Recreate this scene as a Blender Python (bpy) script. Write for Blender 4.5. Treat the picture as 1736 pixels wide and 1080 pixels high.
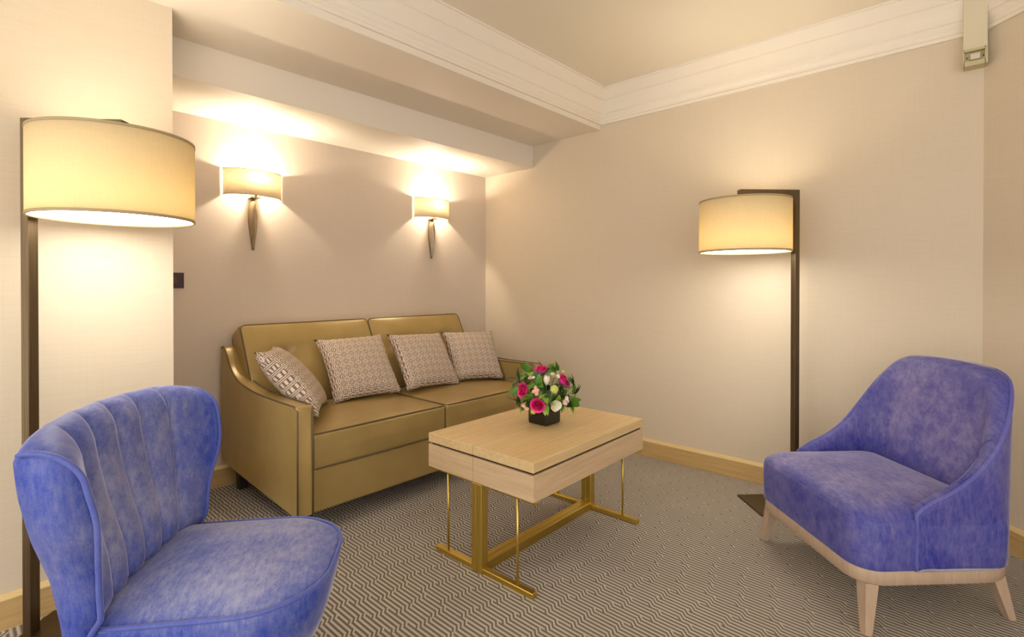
import bpy, bmesh, math, random
from mathutils import Vector, Matrix
random.seed(7)
for o in list(bpy.data.objects): bpy.data.objects.remove(o)
sc = bpy.context.scene
C = sc.collection
PI = math.pi

# ------------------------------------------------------------ camera, world, exposure
FPX, PPY, YAW, PIT = 877.0, 488.5, 0.7415, 0.006
CAM = Vector((-3.3215, -3.3699, 1.2))
cd = bpy.data.cameras.new('camera'); cam = bpy.data.objects.new('camera', cd); C.objects.link(cam)
cam.location = CAM; cam.rotation_euler = (PI/2 - PIT, 0, YAW - PI/2)
cd.sensor_fit = 'HORIZONTAL'; cd.sensor_width = 36; cd.lens = FPX/1736*36
cd.shift_y = -(540-PPY)/1736; cd.clip_start = .02
sc.camera = cam
w = bpy.data.worlds.new('world'); sc.world = w; w.use_nodes = True
bgn = w.node_tree.nodes['Background']; bgn.inputs[0].default_value = (1.0, .93, .87, 1); bgn.inputs[1].default_value = 1.9
vs = sc.view_settings
vs.view_transform = 'Standard'; vs.look = 'None'; vs.gamma = 1; vs.use_curve_mapping = False
vs.exposure = 0.42
WARM = (1.0, .80, .56)
P_FLOOR_UP, P_SCONCE, E_DIFF = 2.6, 15, 7.6

FW = Vector((math.cos(YAW), math.sin(YAW), 0)); RT = Vector((math.sin(YAW), -math.cos(YAW), 0)); UP = Vector((0, 0, 1))

# ------------------------------------------------------------ material helpers
class NT:
    def __init__(s, name):
        s.m = bpy.data.materials.new(name); s.m.use_nodes = True
        s.t = s.m.node_tree; s.n = s.t.nodes; s.p = s.n['Principled BSDF']; s.out = s.n['Material Output']
    def link(s, a, b): s.t.links.new(a, b)
    def node(s, ty, **kw):
        n = s.n.new(ty)
        for k, v in kw.items(): setattr(n, k, v)
        return n
    def put(s, sock, v):
        if hasattr(v, 'is_linked') or isinstance(v, bpy.types.NodeSocket): s.link(v, sock)
        else: sock.default_value = v
    def M(s, op, a, b=None, c=None):
        n = s.node('ShaderNodeMath', operation=op)
        for i, v in enumerate((a, b, c)):
            if v is not None: s.put(n.inputs[i], v)
        return n.outputs[0]
    def coord(s, which='Object'): return s.node('ShaderNodeTexCoord').outputs[which]
    def mapping(s, vec, scale=(1, 1, 1), rot=(0, 0, 0)):
        n = s.node('ShaderNodeMapping'); s.link(vec, n.inputs[0]); n.inputs['Scale'].default_value = scale; n.inputs['Rotation'].default_value = rot
        return n.outputs[0]
    def sep(s, vec):
        n = s.node('ShaderNodeSeparateXYZ'); s.link(vec, n.inputs[0]); return n.outputs
    def noise(s, vec, scale, detail=4, rough=.6):
        n = s.node('ShaderNodeTexNoise'); s.link(vec, n.inputs['Vector']); n.inputs['Scale'].default_value = scale
        n.inputs['Detail'].default_value = detail; n.inputs['Roughness'].default_value = rough
        return n.outputs[0]
    def ramp(s, f, stops):
        n = s.node('ShaderNodeValToRGB'); s.link(f, n.inputs[0]); e = n.color_ramp.elements
        while len(e) < len(stops): e.new(.5)
        for el, (p, c) in zip(e, stops): el.position = p; el.color = (*c, 1)
        return n.outputs[0]
    def mix(s, f, a, b):
        n = s.node('ShaderNodeMix', data_type='RGBA'); s.put(n.inputs[0], f)
        for sock, v in ((n.inputs[6], a), (n.inputs[7], b)): s.put(sock, v if not isinstance(v, tuple) else (*v, 1))
        return n.outputs[2]
    def bump(s, h, strength=.2, dist=.01):
        n = s.node('ShaderNodeBump'); s.link(h, n.inputs['Height']); n.inputs['Strength'].default_value = strength; n.inputs['Distance'].default_value = dist
        s.link(n.outputs[0], s.p.inputs['Normal'])
    def base(s, c):
        s.put(s.p.inputs['Base Color'], c if not isinstance(c, tuple) else (*c, 1))
    def set(s, **kw):
        for k, v in kw.items(): s.put(s.p.inputs[k.replace('_', ' ')], v)

def plain(name, col, rough=.5, metal=0, **kw):
    t = NT(name); t.base(col); t.set(Roughness=rough, Metallic=metal); t.set(**kw); return t.m

def wallpaper(name, a, b, axis='x'):
    t = NT(name); co = t.coord()
    sc_ = {'x': (3, 3, 160), 'c': (3, 3, 160)}[axis]
    f = t.noise(t.mapping(co, sc_), 2.2, 5, .65)
    f2 = t.noise(t.mapping(co, (90, 90, 2)), 2.0, 2, .5)
    g = t.M('ADD', t.M('MULTIPLY', f, .75), t.M('MULTIPLY', f2, .25))
    t.base(t.ramp(g, [(.36, a), (.64, b)])); t.set(Roughness=.62); t.set(**{'Specular_IOR_Level': .25})
    t.bump(g, .12, .002)
    return t.m

def velvet(name, deep, pale, tint, nap_highlight=None):
    # crushed pile: fine streaky mottling, nap highlight painted on seat tops and back centres
    t = NT(name); co = t.coord(); x, y, z = t.sep(co)
    n1 = t.noise(co, 4.0, 6, .62); n2 = t.noise(t.mapping(co, (1, 2.4, .8)), 30.0, 7, .75)
    n3 = t.noise(co, 320, 2, .5)
    g = t.M('ADD', t.M('ADD', t.M('MULTIPLY', n1, .46), t.M('MULTIPLY', n2, .42)), t.M('MULTIPLY', n3, .12))
    if nap_highlight == 'seat':  # upward-facing seat painted paler as lit nap, lower sides deeper
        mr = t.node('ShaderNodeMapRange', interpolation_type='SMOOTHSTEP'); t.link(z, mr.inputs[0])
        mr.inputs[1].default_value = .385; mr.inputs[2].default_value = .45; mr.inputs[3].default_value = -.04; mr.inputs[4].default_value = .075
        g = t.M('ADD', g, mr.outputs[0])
    elif nap_highlight == 'back':  # middle of the back painted paler as nap sheen, edges deeper
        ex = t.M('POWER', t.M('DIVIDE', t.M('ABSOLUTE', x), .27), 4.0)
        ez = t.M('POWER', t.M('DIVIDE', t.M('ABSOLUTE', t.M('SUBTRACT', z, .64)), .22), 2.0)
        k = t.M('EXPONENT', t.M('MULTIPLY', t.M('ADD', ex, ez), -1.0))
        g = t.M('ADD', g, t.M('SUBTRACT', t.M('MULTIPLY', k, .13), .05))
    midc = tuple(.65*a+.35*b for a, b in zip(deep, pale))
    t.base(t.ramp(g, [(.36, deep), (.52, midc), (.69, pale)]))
    t.set(Roughness=.5); t.set(**{'Specular_IOR_Level': .25, 'Sheen_Weight': .7, 'Sheen_Roughness': .26, 'Sheen_Tint': (*tint, 1)})
    t.bump(n3, .15, .002)
    return t.m

def leather(name, a, b):
    t = NT(name); co = t.coord(); n1 = t.noise(co, 5, 4, .5); n2 = t.node('ShaderNodeTexVoronoi'); t.link(co, n2.inputs['Vector']); n2.inputs['Scale'].default_value = 420
    t.base(t.ramp(n1, [(.3, a), (.7, b)])); t.set(Roughness=.33, Metallic=.2); t.set(**{'Specular_IOR_Level': .5})
    t.bump(n2.outputs['Distance'], .10, .001)
    return t.m

def wood(name, a, b, scale=(1.2, 18, 18), rough=.42):
    t = NT(name); co = t.coord(); v = t.mapping(co, scale)
    f = t.noise(v, 3.0, 6, .62); f2 = t.noise(t.mapping(co, tuple(s*5 for s in scale)), 3, 3, .6)
    g = t.M('ADD', t.M('MULTIPLY', f, .7), t.M('MULTIPLY', f2, .3))
    t.base(t.ramp(g, [(.34, a), (.66, b)])); t.set(Roughness=rough); t.set(**{'Specular_IOR_Level': .35})
    t.bump(g, .08, .002)
    return t.m

def metal(name, a, b, rough=.34):
    t = NT(name); f = t.noise(t.mapping(t.coord(), (60, 60, 1)), 4, 3, .6)
    t.base(t.ramp(f, [(.3, a), (.7, b)])); t.set(Roughness=rough, Metallic=1.0)
    return t.m

def shade_cloth(name, col, trans):
    t = NT(name); co = t.coord()
    f = t.M('ADD', t.M('MULTIPLY', t.noise(t.mapping(co, (14, 14, 300)), 2, 4, .6), .55), t.M('MULTIPLY', t.noise(t.mapping(co, (200, 200, 8)), 2, 3, .6), .45))
    c = t.ramp(f, [(.3, tuple(x*.88 for x in col)), (.7, col)])
    d = t.node('ShaderNodeBsdfDiffuse'); tr = t.node('ShaderNodeBsdfTranslucent'); mx = t.node('ShaderNodeMixShader')
    t.link(c, d.inputs[0]); t.link(c, tr.inputs[0]); mx.inputs[0].default_value = trans
    t.link(d.outputs[0], mx.inputs[1]); t.link(tr.outputs[0], mx.inputs[2]); t.link(mx.outputs[0], t.out.inputs[0])
    t.n.remove(t.p)
    return t.m

def emit(name, col, s):
    t = NT(name); t.base(col); t.set(**{'Emission_Color': (*col, 1), 'Emission_Strength': s}); return t.m

def glow_bulb(name, col, s):
    # clear glass envelope that glows and lets the filament's light through
    t = NT(name); e = t.node('ShaderNodeEmission'); e.inputs[0].default_value = (*col, 1); e.inputs[1].default_value = s
    tr = t.node('ShaderNodeBsdfTransparent'); mx = t.node('ShaderNodeMixShader'); mx.inputs[0].default_value = .15
    t.link(tr.outputs[0], mx.inputs[1]); t.link(e.outputs[0], mx.inputs[2]); t.link(mx.outputs[0], t.out.inputs[0]); t.n.remove(t.p)
    return t.m

def carpet(name):
    t = NT(name); co = t.coord(); x, y, z = t.sep(co)
    p, L = .0185, .118
    band = t.M('FLOOR', t.M('DIVIDE', x, p*4))
    wn = t.node('ShaderNodeTexWhiteNoise', noise_dimensions='1D'); t.link(band, wn.inputs['W'])
    off = t.M('ADD', t.M('MULTIPLY', band, .31), t.M('MULTIPLY', wn.outputs['Value'], .55))
    u = t.M('ADD', t.M('DIVIDE', y, L), off)
    fl = t.M('FLOOR', u); fr = t.M('SUBTRACT', u, fl)
    st = t.node('ShaderNodeMapRange', interpolation_type='LINEAR'); t.link(fr, st.inputs[0])
    st.inputs[1].default_value = .0; st.inputs[2].default_value = .16
    ph = t.M('SUBTRACT', t.M('DIVIDE', x, p), t.M('ADD', fl, st.outputs[0]))
    s = t.M('SINE', t.M('MULTIPLY', ph, 2*PI))
    n = t.noise(co, 500, 2, .6); n2 = t.noise(co, 2.2, 3, .5)
    k = t.M('ADD', t.M('MULTIPLY', s, 1.6), t.M('MULTIPLY', t.M('SUBTRACT', n, .5), 2.2))
    mr = t.node('ShaderNodeMapRange'); t.link(k, mr.inputs[0]); mr.inputs[1].default_value = -1; mr.inputs[2].default_value = 1
    light = t.ramp(n2, [(.3, (.49, .435, .365)), (.7, (.56, .50, .42))])
    t.base(t.mix(mr.outputs[0], (.135, .118, .10), light)); t.set(Roughness=.95)
    t.set(**{'Specular_IOR_Level': .05, 'Sheen_Weight': .15})
    t.bump(k, .35, .004)
    return t.m

def fret(name):
    # interlocking meander weave in brown on cream: cells of parallel bars, turned by a quarter from cell to cell
    t = NT(name); co = t.coord(); x, y, z = t.sep(co)
    p = .0094; c = p*2.5
    cx = t.M('FLOOR', t.M('DIVIDE', x, c)); cz = t.M('FLOOR', t.M('DIVIDE', z, c))
    par = t.M('ABSOLUTE', t.M('MODULO', t.M('ADD', cx, cz), 2.0))
    fx = t.M('SINE', t.M('MULTIPLY', t.M('DIVIDE', x, p), 2*PI)); fz = t.M('SINE', t.M('MULTIPLY', t.M('DIVIDE', z, p), 2*PI))
    s = t.M('ADD', t.M('MULTIPLY', fx, par), t.M('MULTIPLY', fz, t.M('SUBTRACT', 1.0, par)))
    n = t.noise(co, 700, 2, .5)
    k = t.M('ADD', t.M('MULTIPLY', s, 2.2), t.M('SUBTRACT', n, .25))
    mr = t.node('ShaderNodeMapRange'); t.link(k, mr.inputs[0]); mr.inputs[1].default_value = -1; mr.inputs[2].default_value = 1
    t.base(t.mix(mr.outputs[0], (.19, .125, .10), (.70, .60, .50))); t.set(Roughness=.85); t.set(**{'Specular_IOR_Level': .1})
    t.bump(k, .25, .002)
    return t.m

M_ = {
 'paper': wallpaper('wallpaper beige', (.63, .545, .42), (.675, .585, .455)),
 'paper_a': wallpaper('wallpaper beige rose', (.625, .54, .455), (.665, .58, .49)),
 'plaster': plain('cream plaster', (.80, .74, .645), .6),
 'ceil': plain('ceiling paint', (.80, .735, .61), .6),
 'skirt': wood('oak skirting', (.47, .31, .12), (.60, .42, .19), (1.0, 1.0, 30)),
 'skirt_top': wood('oak skirting edge', (.62, .45, .20), (.70, .54, .27), (1.0, 1.0, 30)),
 'carpet': carpet('meander carpet'),
 'leather': leather('bronze leather', (.33, .23, .08), (.39, .28, .105)),
 'pipe': plain('dark bronze piping', (.10, .07, .03), .45),
 'dark': plain('dark stained wood', (.02, .014, .01), .5),
 'fret': fret('meander fabric'),
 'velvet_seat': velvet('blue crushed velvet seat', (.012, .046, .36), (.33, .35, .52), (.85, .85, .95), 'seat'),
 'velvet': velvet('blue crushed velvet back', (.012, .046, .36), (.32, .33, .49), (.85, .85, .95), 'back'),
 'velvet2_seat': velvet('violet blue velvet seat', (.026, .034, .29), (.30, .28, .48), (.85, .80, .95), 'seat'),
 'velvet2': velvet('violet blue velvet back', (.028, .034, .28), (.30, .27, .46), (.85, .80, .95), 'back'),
 'vpipe': velvet('velvet piping', (.06, .09, .38), (.16, .19, .50), (.8, .8, .95)),
 'vpipe2': velvet('velvet piping violet', (.08, .085, .38), (.18, .18, .50), (.8, .8, .95)),
 'oak': wood('pale oak veneer', (.57, .40, .19), (.69, .52, .28), (1.0, 16, 16)),
 'oak_drawer': wood('grained oak drawer', (.50, .35, .20), (.64, .48, .30), (1.0, 14, 22)),
 'oak_end': wood('grained oak drawer end', (.50, .35, .20), (.64, .48, .30), (14, 1.0, 22)),
 'beech': wood('bleached beech', (.42, .305, .215), (.51, .385, .28), (10, 10, 1.2)),
 'brass': metal('satin brass', (.60, .43, .09), (.70, .52, .13), .36),
 'bronze': metal('brushed bronze', (.115, .08, .045), (.17, .125, .075), .42),
 'silver': metal('antique bronze sconce', (.30, .24, .17), (.42, .35, .26), .36),
 'linen': shade_cloth('linen shade', (.85, .73, .47), .30),
 'cream_shade': shade_cloth('cream sconce shade', (.90, .81, .62), .19),
 'diffuser': emit('lit diffuser', (1.0, .93, .80), E_DIFF),
 'bulb': glow_bulb('lit bulb', (1.0, .90, .72), 20),
 'trim': plain('shade trim tape', (.42, .33, .18), .7),
 'black': plain('blackened bronze plate', (.055, .035, .045), .4, .5),
 'rocker': plain('brown rocker', (.10, .055, .02), .35, .4),
 'ivory': plain('ivory plastic', (.66, .60, .44), .45),
 'ivory_dk': plain('ivory plastic aged', (.52, .46, .27), .45),
 'vase': plain('dark smoked glass', (.012, .010, .006), .12),
 'pink': plain('magenta petal', (.75, .02, .20), .5, **{'Subsurface_Weight': .0}),
 'pink3': plain('pale magenta petal', (.86, .06, .36), .5),
 'pink2': plain('deep pink petal', (.62, .012, .10), .5),
 'white': plain('ivory petal', (.80, .78, .62), .5),
 'peach': plain('peach blossom', (.85, .50, .38), .55),
 'blush': plain('blush blossom', (.85, .62, .64), .55),
 'lime': plain('lime bloom', (.55, .60, .16), .6),
 'yellow': plain('yellow bloom', (.75, .58, .06), .6),
 'leaf': plain('green leaf', (.09, .22, .025), .4),
 'leaf2': plain('dark green leaf', (.022, .07, .018), .4),
 'leaf3': plain('light green leaf', (.26, .42, .05), .45),
 'stem': plain('green stem', (.12, .25, .05), .5),
}

# ------------------------------------------------------------ geometry helpers
def link(name, me, mat=None, parent=None, loc=(0, 0, 0), rot=(0, 0, 0), smooth=True):
    o = bpy.data.objects.new(name, me); C.objects.link(o); o.location = loc; o.rotation_euler = rot
    if mat is not None and len(me.materials) == 0: me.materials.append(M_[mat] if isinstance(mat, str) else mat)
    if parent: o.parent = parent
    if smooth:
        me.polygons.foreach_set('use_smooth', [True]*len(me.polygons))
    return o
def mesh(name, vs_, fs):
    me = bpy.data.meshes.new(name); me.from_pydata([tuple(v) for v in vs_], [], fs)
    bm = bmesh.new(); bm.from_mesh(me); bmesh.ops.remove_doubles(bm, verts=bm.verts, dist=1e-6); bmesh.ops.recalc_face_normals(bm, faces=bm.faces); bm.to_mesh(me); bm.free()
    return me
def tag(o, label, cat, group=None):
    o['label'] = label; o['category'] = cat
    if group: o['group'] = group
    return o
def thing(name, label, cat, loc=(0, 0, 0), rz=0, group=None):
    o = bpy.data.objects.new(name, None); C.objects.link(o); o.location = loc; o.rotation_euler = (0, 0, rz); o.empty_display_size = .1
    return tag(o, label, cat, group)
def struct(o): o['kind'] = 'structure'; return o
def box_mesh(name, x0, x1, y0, y1, z0, z1):
    v = [(x, y, z) for x in (x0, x1) for y in (y0, y1) for z in (z0, z1)]
    f = [(0, 1, 3, 2), (4, 6, 7, 5), (0, 4, 5, 1), (2, 3, 7, 6), (0, 2, 6, 4), (1, 5, 7, 3)]
    return mesh(name, v, f)
def box(name, x0, x1, y0, y1, z0, z1, mat, parent=None, bev=0, seg=2, **kw):
    me = box_mesh(name, x0, x1, y0, y1, z0, z1)
    if bev:
        bm = bmesh.new(); bm.from_mesh(me)
        bmesh.ops.bevel(bm, geom=list(bm.edges), offset=bev, segments=seg, profile=.5, affect='EDGES'); bm.to_mesh(me); bm.free()
    return link(name, me, mat, parent, smooth=False, **kw)
def loft(name, rings, cap0=True, cap1=True, closed=True):
    n = len(rings[0]); v = [p for r in rings for p in r]; f = []
    for i in range(len(rings)-1):
        for j in range(n if closed else n-1):
            a, b = i*n+j, i*n+(j+1) % n; f.append((a, b, b+n, a+n))
    if cap0: f.append(tuple(range(n))[::-1])
    if cap1: f.append(tuple(range((len(rings)-1)*n, len(rings)*n)))
    return mesh(name, v, f)
def prism(name, poly, a0, a1, axis):
    # extrude a polygon of (u, v) along an axis: 'x' -> (a, u, v), 'y' -> (u, a, v), 'z' -> (u, v, a)
    mk = {'x': lambda u, v, a: (a, u, v), 'y': lambda u, v, a: (u, a, v), 'z': lambda u, v, a: (u, v, a)}[axis]
    return loft(name, [[mk(u, v, a0) for u, v in poly], [mk(u, v, a1) for u, v in poly]])
def catmull(pts, n=8, closed=False):
    pts = [Vector(p) for p in pts]; out = []; m = len(pts)
    for i in range(m if closed else m-1):
        g = lambda k: pts[k % m] if closed else pts[max(0, min(m-1, k))]
        p0, p1, p2, p3 = g(i-1), g(i), g(i+1), g(i+2)
        for k in range(n):
            t = k/n
            out.append(.5*((2*p1)+(p2-p0)*t+(2*p0-5*p1+4*p2-p3)*t*t+(3*p1-p0-3*p2+p3)*t**3))
    if not closed: out.append(pts[-1])
    return out
def tube(name, pts, r, n=8, closed=False):
    pts = [Vector(p) for p in pts]; rings = []; m = len(pts); up = None
    for i, p in enumerate(pts):
        a = pts[(i-1) % m] if (closed or i) else pts[0]; b = pts[(i+1) % m] if (closed or i < m-1) else pts[-1]
        t = (b-a).normalized()
        if up is None: up = t.orthogonal().normalized()
        up = (up - t*up.dot(t)); up = up.normalized() if up.length > 1e-6 else t.orthogonal().normalized()
        s = t.cross(up); rr = r(i/(m-1)) if callable(r) else r
        rings.append([p + (up*math.cos(2*PI*k/n) + s*math.sin(2*PI*k/n))*rr for k in range(n)])
    if closed: rings.append(rings[0])
    return loft(name, rings, not closed, not closed)
def rrect(hx, y0, y1, rf, rb, z, n=8, m=6):
    # plan outline with front (y1) corner radius rf and back (y0) corner radius rb; fixed point count
    out = []
    def arc(cx, cy, r, a0):
        for k in range(n+1):
            a = a0 + PI/2*k/n; out.append(Vector((cx+r*math.cos(a), cy+r*math.sin(a), z)))
    def seg(a, b):
        for k in range(1, m): out.append(a.lerp(b, k/m))
    arc(hx-rf, y1-rf, rf, 0); a = out[-1]; b = Vector((-hx+rf, y1, z)); seg(a, b)
    arc(-hx+rf, y1-rf, rf, PI/2); a = out[-1]; b = Vector((-hx, y0+rb, z)); seg(a, b)
    arc(-hx+rb, y0+rb, rb, PI); a = out[-1]; b = Vector((hx-rb, y0, z)); seg(a, b)
    arc(hx-rb, y0+rb, rb, 1.5*PI); a = out[-1]; b = Vector((hx, y1-rf, z)); seg(a, b)
    return out
def soft_box(name, sx, sy, sz, r, f=None, n=10):
    # rounded box centred at the origin, deformed by f
    def axis(h):
        inner = [-(h-r) + 2*(h-r)*k/n for k in range(n+1)]
        e = [h - r + r*math.sin(PI/2*k/4) for k in range(1, 5)]
        return [-q for q in reversed(e)] + inner + e
    hs = (sx/2, sy/2, sz/2); ax = [axis(h) for h in hs]; vs_, fs = [], []
    for d in range(3):
        u, v = (d+1) % 3, (d+2) % 3
        for sgn in (-1, 1):
            b0 = len(vs_)
            for a in ax[u]:
                for b in ax[v]:
                    p = [0, 0, 0]; p[u] = a; p[v] = b; p[d] = sgn*hs[d]; p = Vector(p)
                    q = Vector([max(-(hs[k]-r), min(hs[k]-r, p[k])) for k in range(3)])
                    dv = p-q
                    vs_.append(q + dv.normalized()*r)
            nv = len(ax[v])
            for i in range(len(ax[u])-1):
                for j in range(nv-1):
                    a = b0+i*nv+j; fs.append((a, a+1, a+nv+1, a+nv))
    if f: vs_ = [f(p) for p in vs_]
    me = bpy.data.meshes.new(name); me.from_pydata([tuple(p) for p in vs_], [], fs)
    bm = bmesh.new(); bm.from_mesh(me); bmesh.ops.remove_doubles(bm, verts=bm.verts, dist=2e-4); bmesh.ops.recalc_face_normals(bm, faces=bm.faces); bm.to_mesh(me); bm.free()
    return me
def lathe(name, prof, n=48, cap=False):
    rings = [[Vector((r*math.cos(2*PI*k/n), r*math.sin(2*PI*k/n), z)) for k in range(n)] for r, z in prof]
    return loft(name, rings, cap, cap)
def obj(name, me, mat, parent=None, **kw): return link(name, me, mat, parent, **kw)
def add_light(name, parent, loc, power, radius, col=WARM):
    l = bpy.data.lights.new(name, 'POINT'); l.energy = power; l.shadow_soft_size = radius; l.color = col
    o = bpy.data.objects.new(name, l); C.objects.link(o); o.location = loc
    if parent: o.parent = parent
    return o
def sm(t): t = max(0., min(1., t)); return t*t*(3-2*t)

# ------------------------------------------------------------ room shell
CZ = 2.63                                   # ceiling
YP = -.845                                  # face of the projecting wall pier
XP = -2.678                                 # its edge beside the sofa alcove
SOFZ, SOFY = 2.18, -.565                    # dropped soffit over the alcove
BMZ, BMY = 2.362, -1.233                    # beam in front of it
CY = -3.36                                  # corner between right wall and canted wall
FAR = 6.5
struct(box('floor', -5.2, .1, -FAR, .1, -.06, 0, 'carpet'))
struct(box('ceiling', -5.2, .1, -FAR, .1, CZ, CZ+.08, 'ceil'))
struct(box('wall_back', -2.9, .1, 0, .1, 0, CZ, 'paper_a'))
struct(box('wall_right', 0, .1, CY-.1, 0, 0, CZ, 'paper'))
struct(box('wall_left', -5.2, XP, YP, .1, 0, CZ, 'paper'))
k2 = 1.9
struct(link('wall_corner', prism('wall_corner', [(0, CY), (-k2, CY-k2), (-k2+.1, CY-k2-.1), (.1, CY-.1)], 0, CZ, 'z'), 'paper', smooth=False))
struct(box('trim_1', XP, 0, SOFY, 0, SOFZ, CZ, 'plaster'))
struct(box('trim_2', -5.2, 0, BMY, SOFY, BMZ, CZ, 'plaster'))
# cornice profile: (projection from wall, height)
CORN = [(0, 2.396), (.014, 2.396), (.016, 2.412), (.010, 2.420), (.012, 2.434), (.020, 2.446), (.024, 2.458), (.024, 2.466), (.030, 2.47)]
for k in range(1, 8):
    a = k/7; CORN.append((.030 + .030*(a**2.2), 2.47 + .085*a))
CORN += [(.066, 2.557), (.066, 2.563), (.105, 2.618), (.112, 2.618), (.112, CZ), (0, CZ)]
def cornice(name, path, mat='plaster'):
    # sweep along a plan path; each entry is (corner point, mitre direction)
    rings = [[Vector((p[0]+m[0]*d, p[1]+m[1]*d, z)) for d, z in CORN] for p, m in path]
    me = loft(name, rings)
    return struct(link(name, me, mat, smooth=False))
t8 = math.tan(PI/8)
cornice('trim_3', [((-5.2, BMY), (0, -1)), ((0, BMY), (-1, -1))])
cornice('trim_4', [((0, BMY), (-1, -1)), ((0, CY), (-1, t8))])
cornice('trim_5', [((0, CY), (-1, t8)), ((-k2, CY-k2), (-.7071, .7071))])
def skirting(name, pts, nrm):
    # pts: two plan points on the wall; nrm: mitre vectors; flat board with a lighter bevelled top edge
    def strip(prof): return loft(name, [[Vector((p[0]+m[0]*d, p[1]+m[1]*d, z)) for d, z in prof] for p, m in zip(pts, nrm)])
    o = struct(link(name, strip([(0, 0), (.018, 0), (.018, .103), (0, .103)]), 'skirt', smooth=False))
    link('baseboard_cap', strip([(0, .1025), (.0185, .1025), (.0185, .106), (.004, .122), (0, .122)]), 'skirt_top', o, smooth=False)
    return o
skirting('baseboard_back', [(XP, 0), (0, 0)], [(0, -1), (-1, -1)])
skirting('baseboard_right', [(0, 0), (0, CY)], [(-1, -1), (-1, t8)])
skirting('baseboard_corner', [(0, CY), (-k2, CY-k2)], [(-1, t8), (-.7071, .7071)])
skirting('baseboard_left', [(-5.2, YP), (XP, YP)], [(0, -1), (1, -1)])
skirting('baseboard_alcove', [(XP, YP), (XP, 0)], [(1, -1), (1, -1)])

# ------------------------------------------------------------ sofa
SX0, SX1, SYF = -2.237, -.432, -1.03
SMID = (SX0+SX1)/2; AW = .08
sofa = thing('sofa', 'bronze leather two-seat sofa with sloping arms and buttoned back cushions', 'sofa', (SMID, -.53, 0))
def S(p): return (p[0]-SMID, p[1]+.53, p[2])
HW = (SX1-SX0)/2
top = catmull([(-1.03, .632, 0), (-.80, .630, 0), (-.62, .632, 0), (-.46, .642, 0), (-.31, .668, 0), (-.205, .726, 0), (-.145, .795, 0), (-.105, .832, 0), (-.075, .838, 0), (-.052, .815, 0)], 5)
prof = [(p.x+.53, p.y) for p in top] + [(.485, .6), (.485, .19), (.44, .165), (.0, .138), (-.495, .112), (-.5, .118)]
for s in (-1, 1):
    xo, xi = s*HW, s*(HW-AW)
    me = prism('arm', prof, min(xo, xi), max(xo, xi), 'x')
    bm = bmesh.new(); bm.from_mesh(me); ed = [e for e in bm.edges if len(e.link_faces) == 2 and e.calc_face_angle(0) > .9]
    bmesh.ops.bevel(bm, geom=ed, offset=.008, segments=2, profile=.5, affect='EDGES'); bm.to_mesh(me); bm.free()
    arm = obj('arm', me, 'leather', sofa); 
    for pl in me.polygons: pl.use_smooth = len(pl.vertices) == 4
    for xx in (xo-s*.003, xi+s*.003):
        path = [(xx, -.503, .12), (xx, -.503, .40), (xx, -.503, .615)] + [(xx, p.x+.53, p.y+.001) for p in top[1:-2]]
        obj('piping', tube('piping', path, .0042, 6), 'pipe', arm)
box('base', -HW+AW-.002, HW-AW+.002, -.485, .47, .11, .32, 'leather', sofa, .012)
box('back_frame', -HW+AW-.002, HW-AW+.002, .40, .485, .15, .76, 'leather', sofa, .02)
CW = HW-AW
for s in (-1, 1):
    def fs(p):
        q = Vector(p); u, v = p.x/(CW/2), p.y/.40
        k = max(0, 1-u*u)*max(0, 1-v*v)
        if p.z > 0: q.z += .018*k
        if p.y < -.2: q.y -= .012*max(0, 1-u*u)*(1-min(1, abs(p.z)/.1))
        return q
    sy = .80
    me = soft_box('seat_cushion', CW-.006, sy, .172, .016, fs)
    c = obj('seat_cushion', me, 'leather', sofa, loc=(s*CW/2, -.493+sy/2, .404))
    a, b = CW/2-.009, sy/2-.006
    for zz in (.083, -.083):
        loop = rrect(a, -b, b, .02, .02, zz, 4, 8)
        loop = [Vector((p.x, p.y - (.006*max(0, 1-(p.x/a)**2) if p.y < 0 else 0), p.z + (.004*max(0, 1-(p.x/a)**2) if zz > 0 else 0))) for p in loop]
        obj('piping', tube('piping', loop, .0042, 6, True), 'pipe', c)
    # back cushion, upright in local frame: x width, y thickness (front -y), z height
    bw, bh, bt = CW+.022, .53, .145
    BT = [(-.20, .045), (.20, .045)]
    def fb(p):
        q = Vector(p); u, v = p.x/(bw/2), p.z/(bh/2)
        k = max(0, 1-u**4)*max(0, 1-v**4)
        if p.y < 0:
            q.y -= .025*k
            for bx_, bz_ in BT:
                r2 = ((p.x-bx_)**2*.6+(p.z-bz_)**2)
                q.y += .040*math.exp(-r2/.0028) + .010*math.exp(-(p.z-bz_)**2/.003)*math.exp(-(p.x-bx_)**2/.02)
                a_ = math.atan2(p.z-bz_, p.x-bx_); q.y += .004*math.exp(-r2/.010)*math.sin(a_*7+bx_*9)
        return q
    me = soft_box('back_cushion', bw, bt, bh, .015, fb, 22)
    c = obj('back_cushion', me, 'leather', sofa, loc=(s*(bw/2-.002), .300, .700), rot=(math.radians(-28), 0, 0))
    for yy in (-bt/2+.002, bt/2-.002):
        loop = [Vector((p.x, yy, p.y)) for p in rrect(bw/2-.004, -bh/2+.004, bh/2-.004, .03, .03, 0, 5, 10)]
        loop = [Vector((p.x, p.y, p.z)) for p in loop]
        obj('piping', tube('piping', loop, .0045, 6, True), 'pipe', c)
    for bx_, bz_ in BT:
        obj('button', lathe('button', [(0, .008), (.006, .0075), (.011, .004), (.012, 0), (.012, -.01)], 16), 'leather', c, loc=(bx_, -bt/2-.025+.054, bz_), rot=(PI/2, 0, 0))
for sx in (-1, 1):
    for yy in (-.40, .40):
        rings = [[Vector((sx*(HW-.09)+dx*q, yy+dy*q, z)) for dx, dy in ((-.028, -.028), (.028, -.028), (.028, .028), (-.028, .028))] for z, q in ((0, .8), (.16, 1))]
        link('leg', loft('leg', rings), 'dark', sofa, smooth=False)

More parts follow.
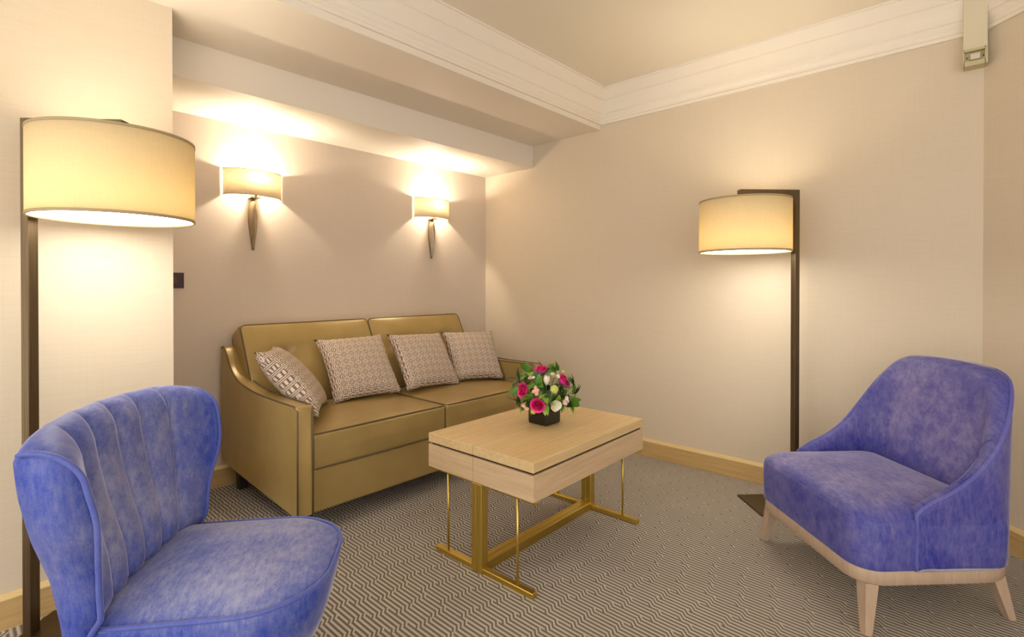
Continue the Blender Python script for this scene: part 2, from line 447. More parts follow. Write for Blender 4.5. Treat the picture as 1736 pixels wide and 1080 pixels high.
# ------------------------------------------------------------ scatter cushions
def pillow(label, loc, rot, size=.40, th=.16):
    n = 20; h = size/2; v, f = [], []
    for sgn in (-1, 1):
        b = len(v)
        for i in range(n+1):
            for j in range(n+1):
                a, c = -1+2*i/n, -1+2*j/n
                t = (max(0, (1-a*a)*(1-c*c)))**.42
                pin = 1-.10*(1-abs(a)**2.2)*abs(c)**3; pin2 = 1-.10*(1-abs(c)**2.2)*abs(a)**3
                wr = .003*math.sin(9*a+5*c)*math.exp(-((1-abs(a))*4)**2)
                v.append((a*h*pin2, sgn*(th/2*t)+wr, c*h*pin))
        for i in range(n):
            for j in range(n):
                q = b+i*(n+1)+j; f.append((q, q+1, q+n+2, q+n+1))
    me = mesh('scatter_cushion', v, f)
    o = link('scatter_cushion', me, 'fret', None, loc, rot)
    return tag(o, label, 'cushion', 'meander patterned cushions on the sofa')
R = math.radians
SZ = .497
PILLOWS = [
 ('meander patterned cushion turned sideways against the sofa arm, nearest the channelled chair', (-2.050, -.60, .686), (R(-41.6), R(3), R(56.6)), .455),
 ('meander patterned cushion second from the channelled chair, lying back on the sofa', (-1.572, -.462, .688), (R(-38), R(-1), R(-6)), .455),
 ('meander patterned cushion tilted sideways, between two other cushions on the sofa', (-1.098, -.512, .684), (R(-37.5), R(2), R(-3.2)), .44),
 ('meander patterned cushion standing in the sofa corner behind the flowers', (-.672, -.548, .676), (R(-36), R(1.5), R(-20)), .42),
]
for lb, lo, ro, s_ in PILLOWS: pillow(lb, lo, ro, s_)

# ------------------------------------------------------------ coffee table
TX0, TX1, TY0, TY1, TZ = -1.832, -.955, -2.103, -1.485, .525
tcx, tcy = (TX0+TX1)/2, (TY0+TY1)/2
table = thing('coffee_table', 'pale oak lift-top coffee table with drawer box on brass frame', 'table', (tcx, tcy, 0), R(1.0))
hx, hy = (TX1-TX0)/2, (TY1-TY0)/2
seam = .02
link_ = box('tabletop', -hx, hx, -hy, seam-.0012, TZ-.040, TZ, 'oak', table, .0015, 1)
box('tabletop', -hx, hx, seam+.0012, hy, TZ-.040, TZ, 'oak', table, .0015, 1)
box('recess', -hx+.012, hx-.012, -hy+.012, hy-.012, TZ-.056, TZ-.038, 'dark', table)
zb = TZ-.152
box('drawer_panel', -hx, -hx+.018, -hy, seam-.001, zb, TZ-.05, 'oak_end', table, .001, 1)
box('drawer_panel', -hx, -hx+.018, seam+.001, hy, zb, TZ-.05, 'oak_end', table, .001, 1)
box('drawer_panel', hx-.018, hx, -hy, hy, zb, TZ-.05, 'oak_end', table, .001, 1)
box('side_panel', -hx+.018, hx-.018, -hy, -hy+.018, zb, TZ-.05, 'oak_drawer', table, .001, 1)
box('side_panel', -hx+.018, hx-.018, hy-.018, hy, zb, TZ-.05, 'oak_drawer', table, .001, 1)
box('bottom_panel', -hx+.018, hx-.018, -hy+.018, hy-.018, zb+.004, zb+.016, 'oak_drawer', table)
fy0, fy1 = -hy+.008, hy-.045
pm = -.003
for fx in (-hx+.018, hx-.035):
    box('foot_bar', fx-.014, fx+.014, fy0, fy1, 0, .022, 'brass', table, .0015, 1)
    box('top_rail', fx-.010, fx+.010, -hy-.004, hy-.02, zb-.009, zb, 'brass', table, .001, 1)
    for q in (-1, 1):
        box('post', fx-.020, fx+.020, pm+q*.0155-.0145, pm+q*.0155+.0145, .0, zb-.002, 'brass', table, .002, 1)
    for yy in (-hy+.095, hy-.115):
        obj('rod', tube('rod', [(fx, yy, .02), (fx, yy, zb-.003)], .0055, 10), 'brass', table)
for q in (-1, 1):
    box('stretcher', -hx+.03, hx-.05, pm+q*.0155-.0145, pm+q*.0155+.0145, .0, .040, 'brass', table, .002, 1)

# ------------------------------------------------------------ floor lamps
def floor_lamp(label, pole, ang, H, R_=.233):
    # arm runs along local +x from the pole
    t = thing('floor_lamp', label, 'lamp', (pole[0], pole[1], 0), ang, 'drum shade floor lamps')
    box('base_plate', -.03, .255, -.13, .13, 0, .010, 'bronze', t, .0015, 1)
    box('pole', -.013, .013, -.020, .020, .008, H, 'bronze', t, .0015, 1)
    box('arm', .012, .315, -.020, .020, H-.036, H, 'bronze', t, .0015, 1)
    zt, zb_ = H-.062, H-.338
    cx = R_+.053
    sh = obj('lamp_shade', lathe('lamp_shade', [(R_, zb_), (R_, zb_+.1), (R_, zt-.1), (R_, zt), (R_-.003, zt), (R_-.003, zb_+.1), (R_-.003, zb_), (R_, zb_)], 72), 'linen', t, loc=(cx, 0, 0))
    for zz, nm in ((zb_+.003, 'trim_band'), (zt-.002, 'trim_band')):
        obj(nm, lathe(nm, [(R_+.0012, zz-.0045), (R_+.0012, zz+.0045), (R_-.004, zz+.0045), (R_-.004, zz-.0045), (R_+.0012, zz-.0045)], 72), 'trim', sh)
    obj('diffuser', lathe('diffuser', [(0, zb_+.010), (R_*.5, zb_+.010), (R_-.005, zb_+.010), (R_-.005, zb_+.013), (0, zb_+.013)], 64), 'diffuser', t, loc=(cx, 0, 0))
    obj('lamp_holder', lathe('lamp_holder', [(0, zt-.005), (.018, zt-.005), (.018, zt-.09), (0, zt-.09)], 20), 'bronze', t, loc=(cx, 0, 0))
    obj('bulb', lathe('bulb', [(0, zt-.21), (.02, zt-.205), (.032, zt-.18), (.033, zt-.155), (.022, zt-.12), (.014, zt-.09), (0, zt-.088)], 24), 'bulb', t, loc=(cx, 0, 0))
    add_light('bulb_light', t, (cx, 0, zt-.155), P_FLOOR_UP, .05)
    return t
floor_lamp('tall bronze floor lamp with yellow linen drum shade behind the channel-backed blue chair', (-3.132, -.972), R(-44.4), 1.762, .231)
floor_lamp('tall bronze floor lamp with cream linen drum shade beside the smooth-backed violet-blue chair', (-.205, -2.605), R(135.4), 1.715, .231)

# ------------------------------------------------------------ wall sconces
def sconce(label, x, zc):
    t = thing('wall_sconce', label, 'wall lamp', (x, 0, zc), 0, 'half-drum wall sconces')
    a, b, h = .172, .105, .078; n = 28
    def shell(dz0, dz1, e=0):
        v, f = [], []
        for k in range(n+1):
            th = PI + PI*k/n
            for (ra, rb) in ((a+e, b+e), (a-.003, b-.003)):
                for z in (dz0, dz1): v.append((ra*math.cos(th), rb*math.sin(th)-.004, z))
        for k in range(n):
            q = k*4; f += [(q, q+4, q+5, q+1), (q+2, q+3, q+7, q+6), (q+1, q+5, q+7, q+3), (q, q+2, q+6, q+4)]
        f += [(0, 1, 3, 2), (n*4, n*4+2, n*4+3, n*4+1)]
        return mesh('lamp_shade', v, f)
    sh = obj('lamp_shade', shell(-h, h), 'cream_shade', t)
    obj('trim_band', shell(-h-.0015, -h+.002, .0008), 'trim', sh); obj('trim_band', shell(h-.002, h+.0015, .0008), 'trim', sh)
    # tapered leaf-shaped stem: three stacked tongues
    def tongue(w0, z0, z1, y0, th):
        rings = []
        for k in range(17):
            u = k/16; z = z0+(z1-z0)*u
            wd = w0*max(.02, math.sin(PI*min(1, .03+.97*u**1.6))**.62)
            rings.append([Vector((wd*math.cos(q), y0 - th*max(0, math.sin(q))*(.35+.65*math.sin(PI*min(1, .1+.9*u))), z)) for q in [PI*j/10 for j in range(11)]] + [Vector((0, -.001, z))])
        return loft('stem', rings)
    st = obj('stem', tongue(.029, -.405, -.085, -.004, .030), 'silver', t)
    obj('stem_layer', tongue(.0225, -.365, -.088, -.016, .026), 'silver', st)
    obj('stem_layer', tongue(.0165, -.325, -.091, -.026, .024), 'silver', st)
    box('bracket', -.030, .030, -.055, -.002, -h-.010, -h+.006, 'silver', t, .003)
    obj('lamp_holder', tube('lamp_holder', [(0, -.045, -h), (0, -.045, -.035)], .012, 12), 'silver', t)
    obj('bulb', lathe('bulb', [(0, -.035), (.014, -.03), (.02, -.01), (.018, .012), (.008, .03), (0, .034)], 16), 'bulb', t, loc=(0, -.05, .035))
    add_light('bulb_light', t, (0, -.05, .042), P_SCONCE, .02, (1.0, .86, .68))
    return t
sconce('wall sconce with cream half-drum shade above the light switch end of the sofa', -2.035, 1.822)
sconce('wall sconce with cream half-drum shade near the room corner and away from the switch', -.632, 1.822)

# ------------------------------------------------------------ light switch, trunking
sw = thing('light_switch', 'dark bronze light switch plate with brown rocker beside the wall pier', 'switch', (-2.455, 0, 1.226))
box('plate', -.044, .044, -.006, .001, -.044, .044, 'black', sw, .0015, 1)
box('rocker', -.012, .008, -.0105, -.004, -.017, .017, 'rocker', sw, .0015, 1)
tk = thing('cable_trunking', 'ivory plastic cable trunking with switch box running up to ceiling at the wall corner', 'trunking', (0, -3.332, 2.2))
ty0, ty1, tz = -.041, .047, .03
box('trunking_cover', -.062, 0, ty0+.001, ty1-.001, tz+.078, CZ-2.2, 'ivory', tk, .002, 1)
sb = box('switch_box', -.045, 0, ty0, ty1, tz, tz+.08, 'ivory_dk', tk, .002, 1)
for (y0, y1, z0, z1) in ((ty0, ty0+.010, tz, tz+.08), (ty1-.006, ty1, tz, tz+.08), (ty0+.008, ty1-.004, tz, tz+.022), (ty0+.008, ty1-.004, tz+.068, tz+.08)):
    box('frame_side', -.070, -.044, y0, y1, z0, z1, 'ivory_dk', sb)
box('rocker', -.060, -.044, -.016, .022, tz+.030, tz+.060, 'ivory', sb, .004, 2)
for yy in (-.026, .032):
    obj('screw', lathe('screw', [(0, .0015), (.003, .001), (.003, 0)], 10), 'dark', sb, loc=(-.0455, yy, tz+.045), rot=(0, -PI/2, 0))

# ------------------------------------------------------------ violet-blue lounge chair (faces the sofa)
ch = thing('lounge_chair', 'violet-blue velvet lounge chair with smooth wrap-around back and pale wood plinth', 'armchair', (-.753, -3.04, 0), R(45.2))
HXc, YF, YB = .345, .322, -.312
rf, rb = .095, .17
box_r = [rrect(HXc-.006-i, YB+.006+i, YF-.006-i, rf, rb, z) for z, i in ((.165, .004), (.169, 0), (.211, 0), (.216, .002))]
obj('plinth', loft('plinth', box_r), 'beech', ch)
for pl in ch.children[-1].data.polygons: pl.use_smooth = len(pl.vertices) == 4 and abs(pl.normal.z) < .5
rings = []
for z, i in ((.214, .008), (.222, .002), (.26, 0), (.34, -.002), (.372, 0), (.388, .004), (.402, .013), (.414, .027), (.422, .044)):
    rings.append(rrect(HXc-i, YB+.07+i*.9, YF-i, max(.02, rf-i*.45), max(.02, .06-i*.2), z))
def dome(rings, levels):
    c = sum(rings[-1], Vector())/len(rings[-1]); last = rings[-1]
    for k, z in levels: rings.append([Vector((c.x+(p.x-c.x)*k, c.y+(p.y-c.y)*k, z)) for p in last])
dome(rings, ((.9, .431), (.75, .440), (.55, .447), (.3, .452), (.05, .4535)))
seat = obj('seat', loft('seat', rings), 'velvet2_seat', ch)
loop = [p for p in rrect(HXc-.0045, YB+.07, YF-.0045, rf, .06, .389) if p.y > .06]
i0 = next((i for i in range(len(loop)) if (loop[i]-loop[i-1]).length > .15), 0); loop = loop[i0:]+loop[:i0]
obj('seam', tube('seam', loop, .0016, 6), 'velvet2', seat)
# wrap-around shell: U path in plan
ys = .118
path = []
def addp(x, y, nx, ny): path.append((Vector((x, y)), Vector((nx, ny))))
NS, NC, NBk = 14, 14, 12
for k in range(NS): addp(-HXc, ys+(YB+rb-ys)*k/NS, 1, 0)
for k in range(NC):
    a = PI+PI/2*k/NC; addp(-HXc+rb+rb*math.cos(a), YB+rb+rb*math.sin(a), -math.cos(a), -math.sin(a))
for k in range(NBk+1): addp(-HXc+rb+(2*HXc-2*rb)*k/NBk, YB, 0, 1)
mir = [(Vector((-p.x, p.y)), Vector((-n.x, n.y))) for p, n in path[:NS+NC]]
path += mir[::-1]
ln = [0]
for i in range(1, len(path)): ln.append(ln[-1]+(path[i][0]-path[i-1][0]).length)
Ltot = ln[-1]
HT, HL = .895, .418
def hgt(s):
    d = min(s, Ltot-s)/(Ltot/2)                    # 0 at the arm front, 1 at the middle of the back
    pts = [(0, 0), (.06, .07), (.12, .105), (.2, .16), (.30, .26), (.40, .43), (.48, .62), (.56, .815), (.64, .925), (.74, .975), (.86, .995), (1, 1)]
    for (a, va), (b, vb) in zip(pts, pts[1:]):
        if d <= b:
            t = (d-a)/(b-a); return HL+(HT-HL)*(va+(vb-va)*t)
    return HT
# smooth the height curve
hs = [hgt(s) for s in ln]
for _ in range(3): hs = [hs[0]] + [(hs[i-1]+2*hs[i]+hs[i+1])/4 for i in range(1, len(hs)-1)] + [hs[-1]]
rings, pipe = [], []
for (p, n), s, h in zip(path, ln, hs):
    d = min(s, Ltot-s)/(Ltot/2); bk = sm((d-.25)/.6)
    th = .052+.030*bk; low = .05*bk
    H0 = .215; dz = h-H0
    pr = [(.001, H0), (0, H0+.02), (0, H0+dz*.35), (0, H0+dz*.7), (0, h-.03), (.002, h-.012), (.008, h-.003), (.02, h+.003), (th*.6, h+.002), (th*.85, h-.010), (th, h-.032)]
    zi = .40
    if h-.032-zi > .02:
        for q in (.25, .5, .75, 1): pr.append((th+low*q**1.3, (h-.032)*(1-q)+zi*q))
    else:
        for q in (.25, .5, .75, 1): pr.append((th, h-.032-(h-.032-.36)*q*.8))
    ring = []
    for off, z in pr:
        lean = -.030*bk*((z-H0)/.66)**1.4
        q = p+n*off; ring.append(Vector((q.x, q.y+lean, z)))
    rings.append(ring)
    q = p+n*.004; pipe.append(Vector((q.x, q.y-.030*bk*((h-H0)/.66)**1.4, h-.006)))
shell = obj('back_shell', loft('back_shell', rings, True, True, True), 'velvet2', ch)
for s in (0, -1):
    b0 = pipe[s]; b1 = Vector((b0.x, b0.y+.003, .218))
    pipe_end = [b1.lerp(b0, k/6) for k in range(6)]
    pipe = pipe_end+pipe if s == 0 else pipe+pipe_end[::-1]
obj('piping', tube('piping', pipe, .0065, 8), 'vpipe2', shell)
for s in (-1, 1):                                   # seam where arm meets the inside back
    idx = NS+2 if s < 0 else len(rings)-NS-3
    obj('seam', tube('seam', [v+Vector((0, .001, .001)) for v in rings[idx][7:15]], .0018, 6), 'velvet2', shell)
for sx in (-1, 1):
    for yb_, yt, xb_, xt in ((.287, .262, .328, .300), (-.287, -.238, .276, .256)):
        def ring(x, y, z, w, d): return [Vector((x+dx*w, y+dy*d, z)) for dx, dy in ((-1, -1), (1, -1), (1, 1), (-1, 1))]
        me = loft('leg', [ring(sx*xb_, yb_, 0, .013, .013), ring(sx*xt, yt, .168, .024, .024)])
        link('leg', me, 'beech', ch, smooth=False)

# ------------------------------------------------------------ blue channel-backed cocktail chair
cc = thing('cocktail_chair', 'blue velvet cocktail chair with vertical channels in its flared winged back', 'armchair', (-2.94, -1.667, 0), R(-128.7))
rings = []
def seat_ring(z, i, tp=0):
    hw = .263-i
    return [Vector((p.x*(1+.02*math.sin(PI*max(0, min(1, (p.y+.1)/.6)))), p.y, p.z)) for p in rrect(hw-tp, -.05+i*.5, .492-i-tp*1.2, max(.02, .20-i*.6), .03, z, 10, 8)]
for z, i, tp in ((.185, .05, .055), (.19, .02, .052), (.23, 0, .036), (.29, 0, .018), (.35, 0, .006), (.395, 0, 0), (.412, .004, 0), (.420, .014, 0), (.427, .032, 0)):
    rings.append(seat_ring(z, i, tp))
dome(rings, ((.88, .436), (.72, .446), (.52, .454), (.3, .459), (.05, .461)))
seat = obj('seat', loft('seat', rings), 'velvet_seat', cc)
loop = [p for p in seat_ring(.414, .001) if p.y > -.012]
i0 = next((i for i in range(len(loop)) if (loop[i]-loop[i-1]).length > .15), 0); loop = loop[i0:]+loop[:i0]
obj('piping', tube('piping', loop, .0062, 8), 'vpipe', seat)
SEAMS = [-.62, -.31, 0, .31, .62]
def width(z):
    pts = [(.15, .255), (.3, .266), (.43, .272), (.55, .288), (.65, .320), (.75, .338), (.9, .350)]
    for (a, va), (b, vb) in zip(pts, pts[1:]):
        if z <= b: t = (z-a)/(b-a); return va+(vb-va)*t
    return pts[-1][1]
def front_c(z):   # centre line of the front face
    return -.035 - .070*sm((z-.40)/.5) + .010*math.exp(-((z-.52)/.10)**2)
def front_e(z):   # wing edge
    return .002 + .022*math.exp(-((z-.68)/.10)**2)
def rear_c(z): return -.085 - .070*sm((z-.2)/.65)
def rear_e(z): return -.052 - .045*sm((z-.35)/.5)
def chan(s, z):
    e = [-1.0]+SEAMS+[1.0]
    for a, b in zip(e, e[1:]):
        if a <= s <= b:
            u = (s-a)/(b-a)
            if a == -1.0: k = min(1, (1-u)/.35)
            elif b == 1.0: k = min(1, u/.35)
            else: k = 1-abs(2*u-1)**2.8; return .026*k**.65
            return .026*(1-(1-k)**2.6)**.65
    return 0
NT_ = 120; NZ = 54; rings = []; side_pipe = {-1: [], 1: []}
for iz in range(NZ+1):
    t = iz/NZ; t = 1-(1-t)**1.7
    front, rear = [], []
    for k in range(NT_+1):
        s = -1+2*k/NT_
        zt = .882-.012*abs(s)**2-.022*abs(s)**9
        z = .17+t*(zt-.17)
        # rounding of the top edge: both faces close onto a mid line
        d = (zt-z); rd, rr = .075, .022
        rnd = 1.0 if d >= rd else math.sqrt(max(0, 1-((rd-d)/rd)**2))
        rnr = 1.0 if d >= rr else math.sqrt(max(0, 1-((rr-d)/rr)**2))
        wd = width(z)
        b = abs(s)**2.4
        fy = front_c(z)*(1-b)+front_e(z)*b; ry = rear_c(z)*(1-abs(s)**2)+rear_e(z)*abs(s)**2
        fade = sm((z-.40)/.05)
        fy += chan(s, z)*fade
        mid = fy*.25+ry*.75
        fy = mid+(fy-mid)*rnd; ry = mid+(ry-mid)*rnr
        front.append(Vector((wd*s, fy, z))); rear.append(Vector((wd*s*(1.0), ry, z)))
    rings.append(front+rear[::-1])
    for sg in (-1, 1): side_pipe[sg].append((front[-1] if sg > 0 else front[0], rear[-1] if sg > 0 else rear[0]))
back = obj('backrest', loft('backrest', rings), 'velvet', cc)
for sg in (-1, 1):
    pts = [f+Vector((sg*.002, .001, 0)) for f, r in side_pipe[sg]] + [r+Vector((sg*.002, -.001, 0)) for f, r in side_pipe[sg][-2:-5:-1]]
    obj('piping', tube('piping', pts, .0065, 8), 'vpipe', back)
for sx in (-1, 1):
    for yb_, yt in ((.36, .32), (-.10, -.04)):
        obj('leg', loft('leg', [[Vector((sx*(.205 if z < .1 else .185)+r*math.cos(2*PI*k/16), (yb_ if z < .1 else yt)+r*math.sin(2*PI*k/16), z)) for k in range(16)] for z, r in ((0, .011), (.2, .022))]), 'beech', cc)

# ------------------------------------------------------------ flowers
VC = Vector((-1.345, -1.775, TZ))
vs0 = thing('flower_vase', 'dark smoked glass cube vase on the oak coffee table', 'vase', VC, R(1))
hv, vh = .0575, .10
o_ = [rrect(hv-i, -hv+i, hv-i, .008, .008, z, 4, 3) for z, i in ((0, .006), (.004, .001), (.02, 0), (vh-.002, 0), (vh, .002), (vh-.001, .006), (.012, .006))]
obj('glass', loft('glass', o_), 'vase', vs0)
for pl in vs0.children[-1].data.polygons: pl.use_smooth = False
obj('moss', soft_box('moss', .10, .10, .03, .012), 'leaf2', vs0, loc=(0, 0, vh-.022))
DC = VC+Vector((0, 0, .135)); PX = 2.537/FPX
def spot(px, py, R_=.122, back=False):
    a, b = (px-925)*PX, (666-py)*PX
    c = math.sqrt(max(.0004, R_*R_-a*a-b*b))
    d = RT*a + UP*b - FW*(c if not back else -c)
    return DC+d, d.normalized()
def aim(o, d, roll=0):
    q = d.to_track_quat('Z', 'Y'); o.rotation_mode = 'QUATERNION'; o.rotation_quaternion = q @ Matrix.Rotation(roll, 3, 'Z').to_quaternion()
def petal_mesh(name, span, r0, r1, h, curl, n=7, m=6):
    v, f = [], []
    for i in range(m+1):
        t = i/m; r = r0+(r1-r0)*math.sin(min(1, t*1.5)*PI/2)+curl*t**4
        for j in range(n+1):
            u = -1+2*j/n; wv = math.sqrt(max(0, 1-(.96*u)**2*(.25+.75*t**3)))
            a = u*span*(.55+.45*math.sin(PI*min(1, .15+t*.7)))
            v.append((r*math.cos(a), r*math.sin(a), h*t*(.80+.20*wv)))
    for i in range(m):
        for j in range(n): q = i*(n+1)+j; f.append((q, q+1, q+n+2, q+n+1))
    me = bpy.data.meshes.new(name); me.from_pydata(v, [], f); me.polygons.foreach_set('use_smooth', [True]*len(f)); return me
def with_mat(me, mat): me.materials.append(M_[mat]); return me
PR = [with_mat(petal_mesh('petal', 1.7, .003, .007, .037, .000), 'pink2'), with_mat(petal_mesh('petal', 1.35, .005, .014, .037, .001), 'pink'),
      with_mat(petal_mesh('petal', 1.15, .007, .022, .035, .003), 'pink2'), with_mat(petal_mesh('petal', .85, .008, .029, .030, .010), 'pink3')]
RIM = TZ+.10
def rim_r(u): return hv/max(abs(u.x), abs(u.y))          # distance from the vase's axis to its wall that way
def stem_to(o, base=0.0):
    # from the head's base into the vase mouth; world points turned into the thing's own frame
    q = o.rotation_quaternion if o.rotation_mode == 'QUATERNION' else Vector((0, 0, 1)).to_track_quat('Z', 'Y')
    if o.rotation_mode != 'QUATERNION': q.identity()
    sc_ = o.scale[0]; p = Vector(o.location) + q @ Vector((0, 0, base*sc_))
    h = Vector((p.x-VC.x, p.y-VC.y, 0)); L = max(1e-4, h.length); u = h/L
    end = Vector((VC.x, VC.y, RIM-.005)) + u*.042*min(1, (p-Vector((VC.x, VC.y, RIM-.03))).angle(UP)/1.6)
    pts = [p]
    if L > rim_r(u) and p.z < RIM+.024: pts.append(Vector((VC.x, VC.y, max(p.z+.004, RIM+.009))) + u*(rim_r(u)-.002))
    pts.append(end)
    if len(pts) == 3: pts = catmull(pts, 5)
    me = tube('stem', [q.inverted() @ (w_-Vector(o.location)) / sc_ for w_ in pts], .0014/sc_, 6)
    return obj('stem', me, 'stem', o)
def rose(label, px, py, s=1.0, back=False, roll=0):
    p, d = spot(px, py, .112, back)
    o = thing('rose', label, 'flower', p-d*.01, 0, 'magenta roses in the bouquet'); aim(o, d, roll); o.scale = (s, s, s)
    for lay, (mi, n, off) in enumerate(((0, 2, 0), (1, 3, .5), (2, 3, .2), (3, 5, .9))):
        for k in range(n):
            c = link('petal', PR[mi], None, o, smooth=False); c.rotation_euler = (0, 0, off+2*PI*k/n)
    obj('calyx', lathe('calyx', [(0, -.008), (.008, -.004), (.012, .004), (0, .006)], 12), 'stem', o); stem_to(o, -.006)
rose('magenta rose in front of the sofa seat on the bouquet side', 892, 655, 1.0, roll=.4)
rose('magenta rose low at the front of the bouquet above the vase rim', 913, 673, .95, roll=1.2)
rose('magenta rose turned away toward the wall lamp side of the bouquet', 954, 642, 1.02, roll=2.2)
rose('magenta rose at the crown of the bouquet behind the white tulip', 920, 624, .9, roll=.2)
PT = [with_mat(petal_mesh('petal', .95, .004, .017, .048, -.006), 'white'), with_mat(petal_mesh('petal', .95, .005, .020, .044, .008), 'white')]
def tulip(label, px, py, op, d_up=.6, behind=0):
    p, d = spot(px, py, .118); p = p+FW*behind
    d = (d*(1-d_up)+UP*d_up).normalized()
    o = thing('tulip', label, 'flower', p-d*.022, 0, 'white tulips in the bouquet'); aim(o, d)
    for k in range(6):
        c = link('petal', PT[op], None, o, smooth=False); c.rotation_euler = (0, 0, 2*PI*k/6); s = .92 if k % 2 else 1; c.scale = (s, s, s)
    obj('stamen', lathe('stamen', [(0, 0), (.005, .004), (.006, .022), (0, .026)], 10), 'lime', o); stem_to(o)
tulip('closed ivory tulip bud standing upright at the bouquet top', 927, 636, 0, .75)
tulip('open ivory tulip with green centre low in the bouquet', 939, 674, 1, .15)
tulip('small ivory tulip bud at the back of the bouquet top', 945, 628, 0, .75, .055)
def bloom(label, px, py, mat, r=.017, behind=0):
    p, d = spot(px, py, .120); p = p+FW*behind
    o = thing('carnation', label, 'flower', p, 0, 'lime and yellow carnations'); aim(o, d)
    v, f = [], []
    for i in range(9):
        for j in range(18):
            a = PI*i/8; b = 2*PI*j/18; rr = r*(1+.13*math.sin(5*b+i*2)*math.sin(a*4+1))
            v.append((rr*math.sin(a)*math.cos(b), rr*math.sin(a)*math.sin(b), rr*.8*math.cos(a)))
    for i in range(8):
        for j in range(18): f.append((i*18+j, i*18+(j+1) % 18, (i+1)*18+(j+1) % 18, (i+1)*18+j))
    obj('flower_head', mesh('flower_head', v, f), mat, o, smooth=False); stem_to(o, -.004)
bloom('ruffled lime green carnation below the tulip bud', 939, 649, 'lime', .020)
bloom('small lime carnation on the bouquet rim away from the sofa', 960, 687, 'lime', .014)
bloom('small yellow carnation under the front rose at the vase rim', 905, 687, 'yellow', .013)
bloom('small lime carnation near the bouquet top by the ivory bud', 957, 628, 'lime', .012, .042)
PB = {}
for mt in ('peach', 'blush', 'white'):
    v = [(0, 0, 0)]; n = 7
    for k in range(n): a = -.55+1.1*k/(n-1); v.append((.0115*math.cos(a)*(1-.12*(abs(k-3) < 1)), .0115*math.sin(a), .003))
    me = bpy.data.meshes.new('petal'); me.from_pydata(v, [], [(0, i, i+1) for i in range(1, n)]); PB[mt] = with_mat(me, mt)
def cluster(label, px, py, mats, n=4):
    p, d = spot(px, py, .124)
    o = thing('blossom_cluster', label, 'flower', p, 0, 'small blossom clusters in the bouquet'); aim(o, d)
    rnd = random.Random(int(px*7+py))
    for k in range(n):
        a = 2*PI*k/n+rnd.random(); q = .014 if k else 0
        e = obj('blossom', lathe('blossom', [(0, .003), (.002, .002), (.002, -.006), (0, -.008)], 8), 'lime', o, loc=(q*math.cos(a), q*math.sin(a), rnd.uniform(0, .006)))
        e.rotation_euler = (rnd.uniform(-.5, .5), rnd.uniform(-.5, .5), rnd.random())
        for j in range(5):
            c = link('petal', PB[mats[k % len(mats)]], None, e, smooth=False); c.rotation_euler = (0, -.25, 2*PI*j/5)
    stem_to(o, -.004)
cluster('white and peach blossoms above the rose on the sofa side', 905, 633, ('peach', 'white'), 6)
cluster('peach blossoms in the middle of the bouquet', 911, 651, ('peach',), 4)
cluster('peach blossoms low on the bouquet beside the front rose', 893, 677, ('peach',), 5)
cluster('blush pink blossoms beside the open tulip', 956, 669, ('blush',), 6)
cluster('blush and white blossoms beside the tulip bud', 941, 631, ('peach', 'white'), 4)
def leaf_mesh(name, L, W, bend, fold=.25, n=8):
    v, f = [], []
    for i in range(n+1):
        t = i/n; wd = W*math.sin(PI*min(1, .04+.96*t)**.8)**.9 if t < 1 else 0
        zc = -bend*t*t*L
        for u in (-1, -.5, 0, .5, 1): v.append((L*t*(1-.15*bend*t), u*wd, zc+abs(u)*wd*fold))
    for i in range(n):
        for j in range(4): q = i*5+j; f.append((q, q+1, q+6, q+5))
    me = bpy.data.meshes.new(name); me.from_pydata(v, [], f); me.polygons.foreach_set('use_smooth', [True]*len(f)); return me
LM = {}
for mt in ('leaf', 'leaf2', 'leaf3'):
    LM[mt] = [with_mat(leaf_mesh('leaf', .058, .017, .5), mt), with_mat(leaf_mesh('leaf', .048, .019, .9), mt), with_mat(leaf_mesh('leaf', .066, .015, .3), mt)]
from mathutils.bvhtree import BVHTree
def world_of(o):
    m = o.matrix_basis.copy()
    return world_of(o.parent) @ m if o.parent else m
def solids(root):
    out = []
    def walk(o):
        if o.type == 'MESH': out.append(o)
        for c in o.children: walk(c)
    walk(root); return out
def tree_of(objs):
    v, f = [], []
    for o in objs:
        m = world_of(o); n = len(v); v += [m @ q.co for q in o.data.vertices]; f += [tuple(n+i for i in pl.vertices) for pl in o.data.polygons]
    return BVHTree.FromPolygons(v, f)
SPRIGS = []
def sprig(px, py, mats, rnd, back=False, n=5, droop=False):
    p, d = spot(px, py, .079, back)
    h = Vector((p.x-VC.x, p.y-VC.y, 0))
    p.z = max(p.z, RIM+.012)
    u = h.normalized() if h.length > 1e-3 else -FW
    if p.z < RIM+.03: p = Vector((VC.x, VC.y, p.z)) + u*max(h.length, rim_r(u)+.008)
    lb, gr = (('drooping green leaf hanging over the dark vase rim', 'leaves drooping over the vase rim') if droop else
              ('green leafy sprig tucked between the flowers of the bouquet', 'leafy sprigs in the bouquet'))
    o = thing('foliage_sprig', lb, 'foliage', p, 0, gr)
    stem_to(o); SPRIGS.append((o, (p-DC).normalized(), mats, n, droop))
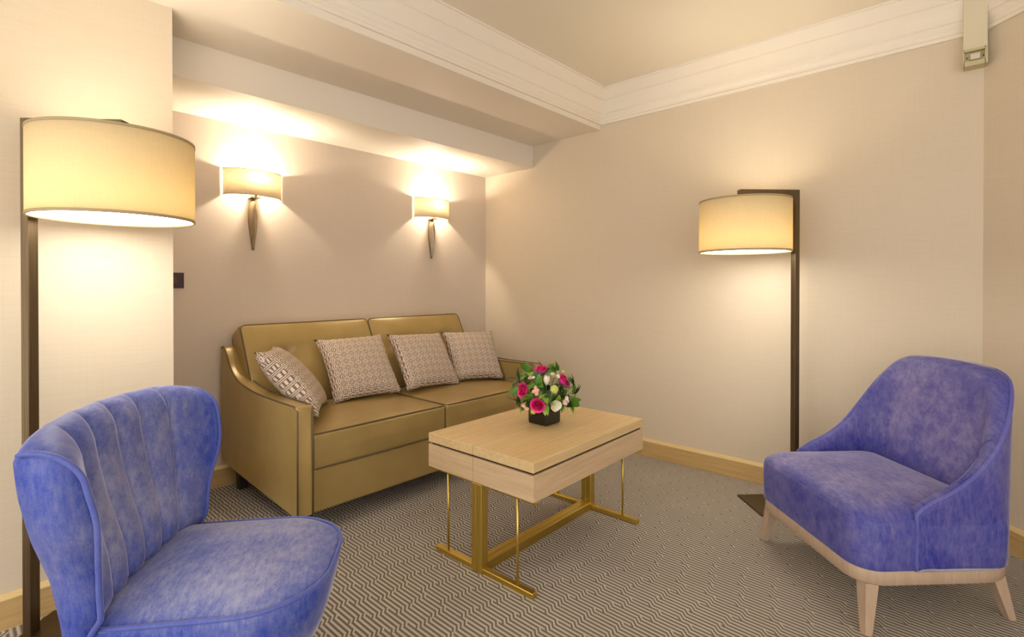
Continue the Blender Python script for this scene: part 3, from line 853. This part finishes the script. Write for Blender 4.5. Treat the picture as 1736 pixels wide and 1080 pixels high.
def leaf_poses(rnd):
    roots = [o for o in C.objects if o.parent is None and o.name.split('.')[0] in ('rose', 'tulip', 'carnation', 'blossom_cluster', 'flower_vase', 'coffee_table')]
    fixed = [m for r in roots for m in solids(r)]
    stems = {o.name: solids(o) for o, *_ in SPRIGS}
    placed = []                                            # (owner, tree, centre)
    fixed_tree = tree_of(fixed)
    for o, d, mats, n, droop in SPRIGS:
        others = tree_of([m for k, v in stems.items() if k != o.name for m in v])
        for k in range(n):
            me = rnd.choice(LM[rnd.choice(mats)]); best = None
            vs_ = [v.co.copy() for v in me.vertices]; fs_ = [tuple(q.vertices) for q in me.polygons]
            for t in range(400):
                # blade direction: outwards from the dome, tilted sideways, tips sinking a little
                r = Vector((rnd.gauss(0, 1), rnd.gauss(0, 1), rnd.gauss(0, 1))); r = (r-d*r.dot(d)).normalized()
                a = rnd.uniform(.1, 1.25); x = d*math.cos(a)+r*math.sin(a)
                if droop: x = (Vector((d.x, d.y, 0)).normalized()*.75-UP*rnd.uniform(.5, 1.1)+r*rnd.uniform(0, .5))
                x.normalize(); z = (d-x*d.dot(x))
                z = (z.normalized() if z.length > .05 else x.orthogonal().normalized()); z = (Matrix.Rotation(rnd.uniform(-.6, .6), 3, x) @ z)
                y = z.cross(x); s_ = rnd.uniform(.85, 1.15)*(1 if t < 120 else .86 if t < 240 else .72)
                rot = Matrix((x, y, z)).transposed()
                m = Matrix.Translation(o.location+x*.004) @ rot.to_4x4() @ Matrix.Diagonal((s_, s_*1.1, s_, 1))
                w_ = [m @ v for v in vs_]; bt = BVHTree.FromPolygons(w_, fs_); c_ = sum(w_, Vector())/len(w_)
                sc_ = 3*len(bt.overlap(fixed_tree)) + len(bt.overlap(others))
                for ow, tr, cc_ in placed:
                    if ow != o.name and (cc_-c_).length < .085: sc_ += len(bt.overlap(tr))
                if best is None or sc_ < best[0]: best = (sc_, rot, s_, x, bt, c_)
                if sc_ == 0: break
            sc_, rot, s_, x, bt, c_ = best
            c = link('leaf', me, None, o, loc=x*.004, smooth=False); c.rotation_euler = rot.to_euler(); c.scale = (s_, s_*1.1, s_)
            placed.append((o.name, bt, c_))
rnd = random.Random(3)
for px, py in ((884, 640), (884, 658), (885, 678), (900, 694), (917, 694), (932, 692), (957, 688), (966, 678), (970, 661), (972, 650), (944, 624), (930, 622), (899, 627), (925, 655), (932, 664), (903, 662), (947, 655), (916, 648), (948, 672), (901, 645)):
    sprig(px, py, ('leaf', 'leaf2', 'leaf2', 'leaf3', 'leaf'), rnd)
for px, py in ((890, 655), (905, 640), (925, 630), (950, 652), (962, 668), (925, 660), (905, 680), (945, 682)):
    sprig(px, py, ('leaf', 'leaf2'), rnd, True)
# leaves hanging over the vase rim
for px, py, mt in ((925, 690, 'leaf3'), (943, 691, 'leaf'), (893, 692, 'leaf3'), (914, 692, 'leaf')):
    sprig(px, py, (mt,), rnd, n=2, droop=True)
leaf_poses(rnd)
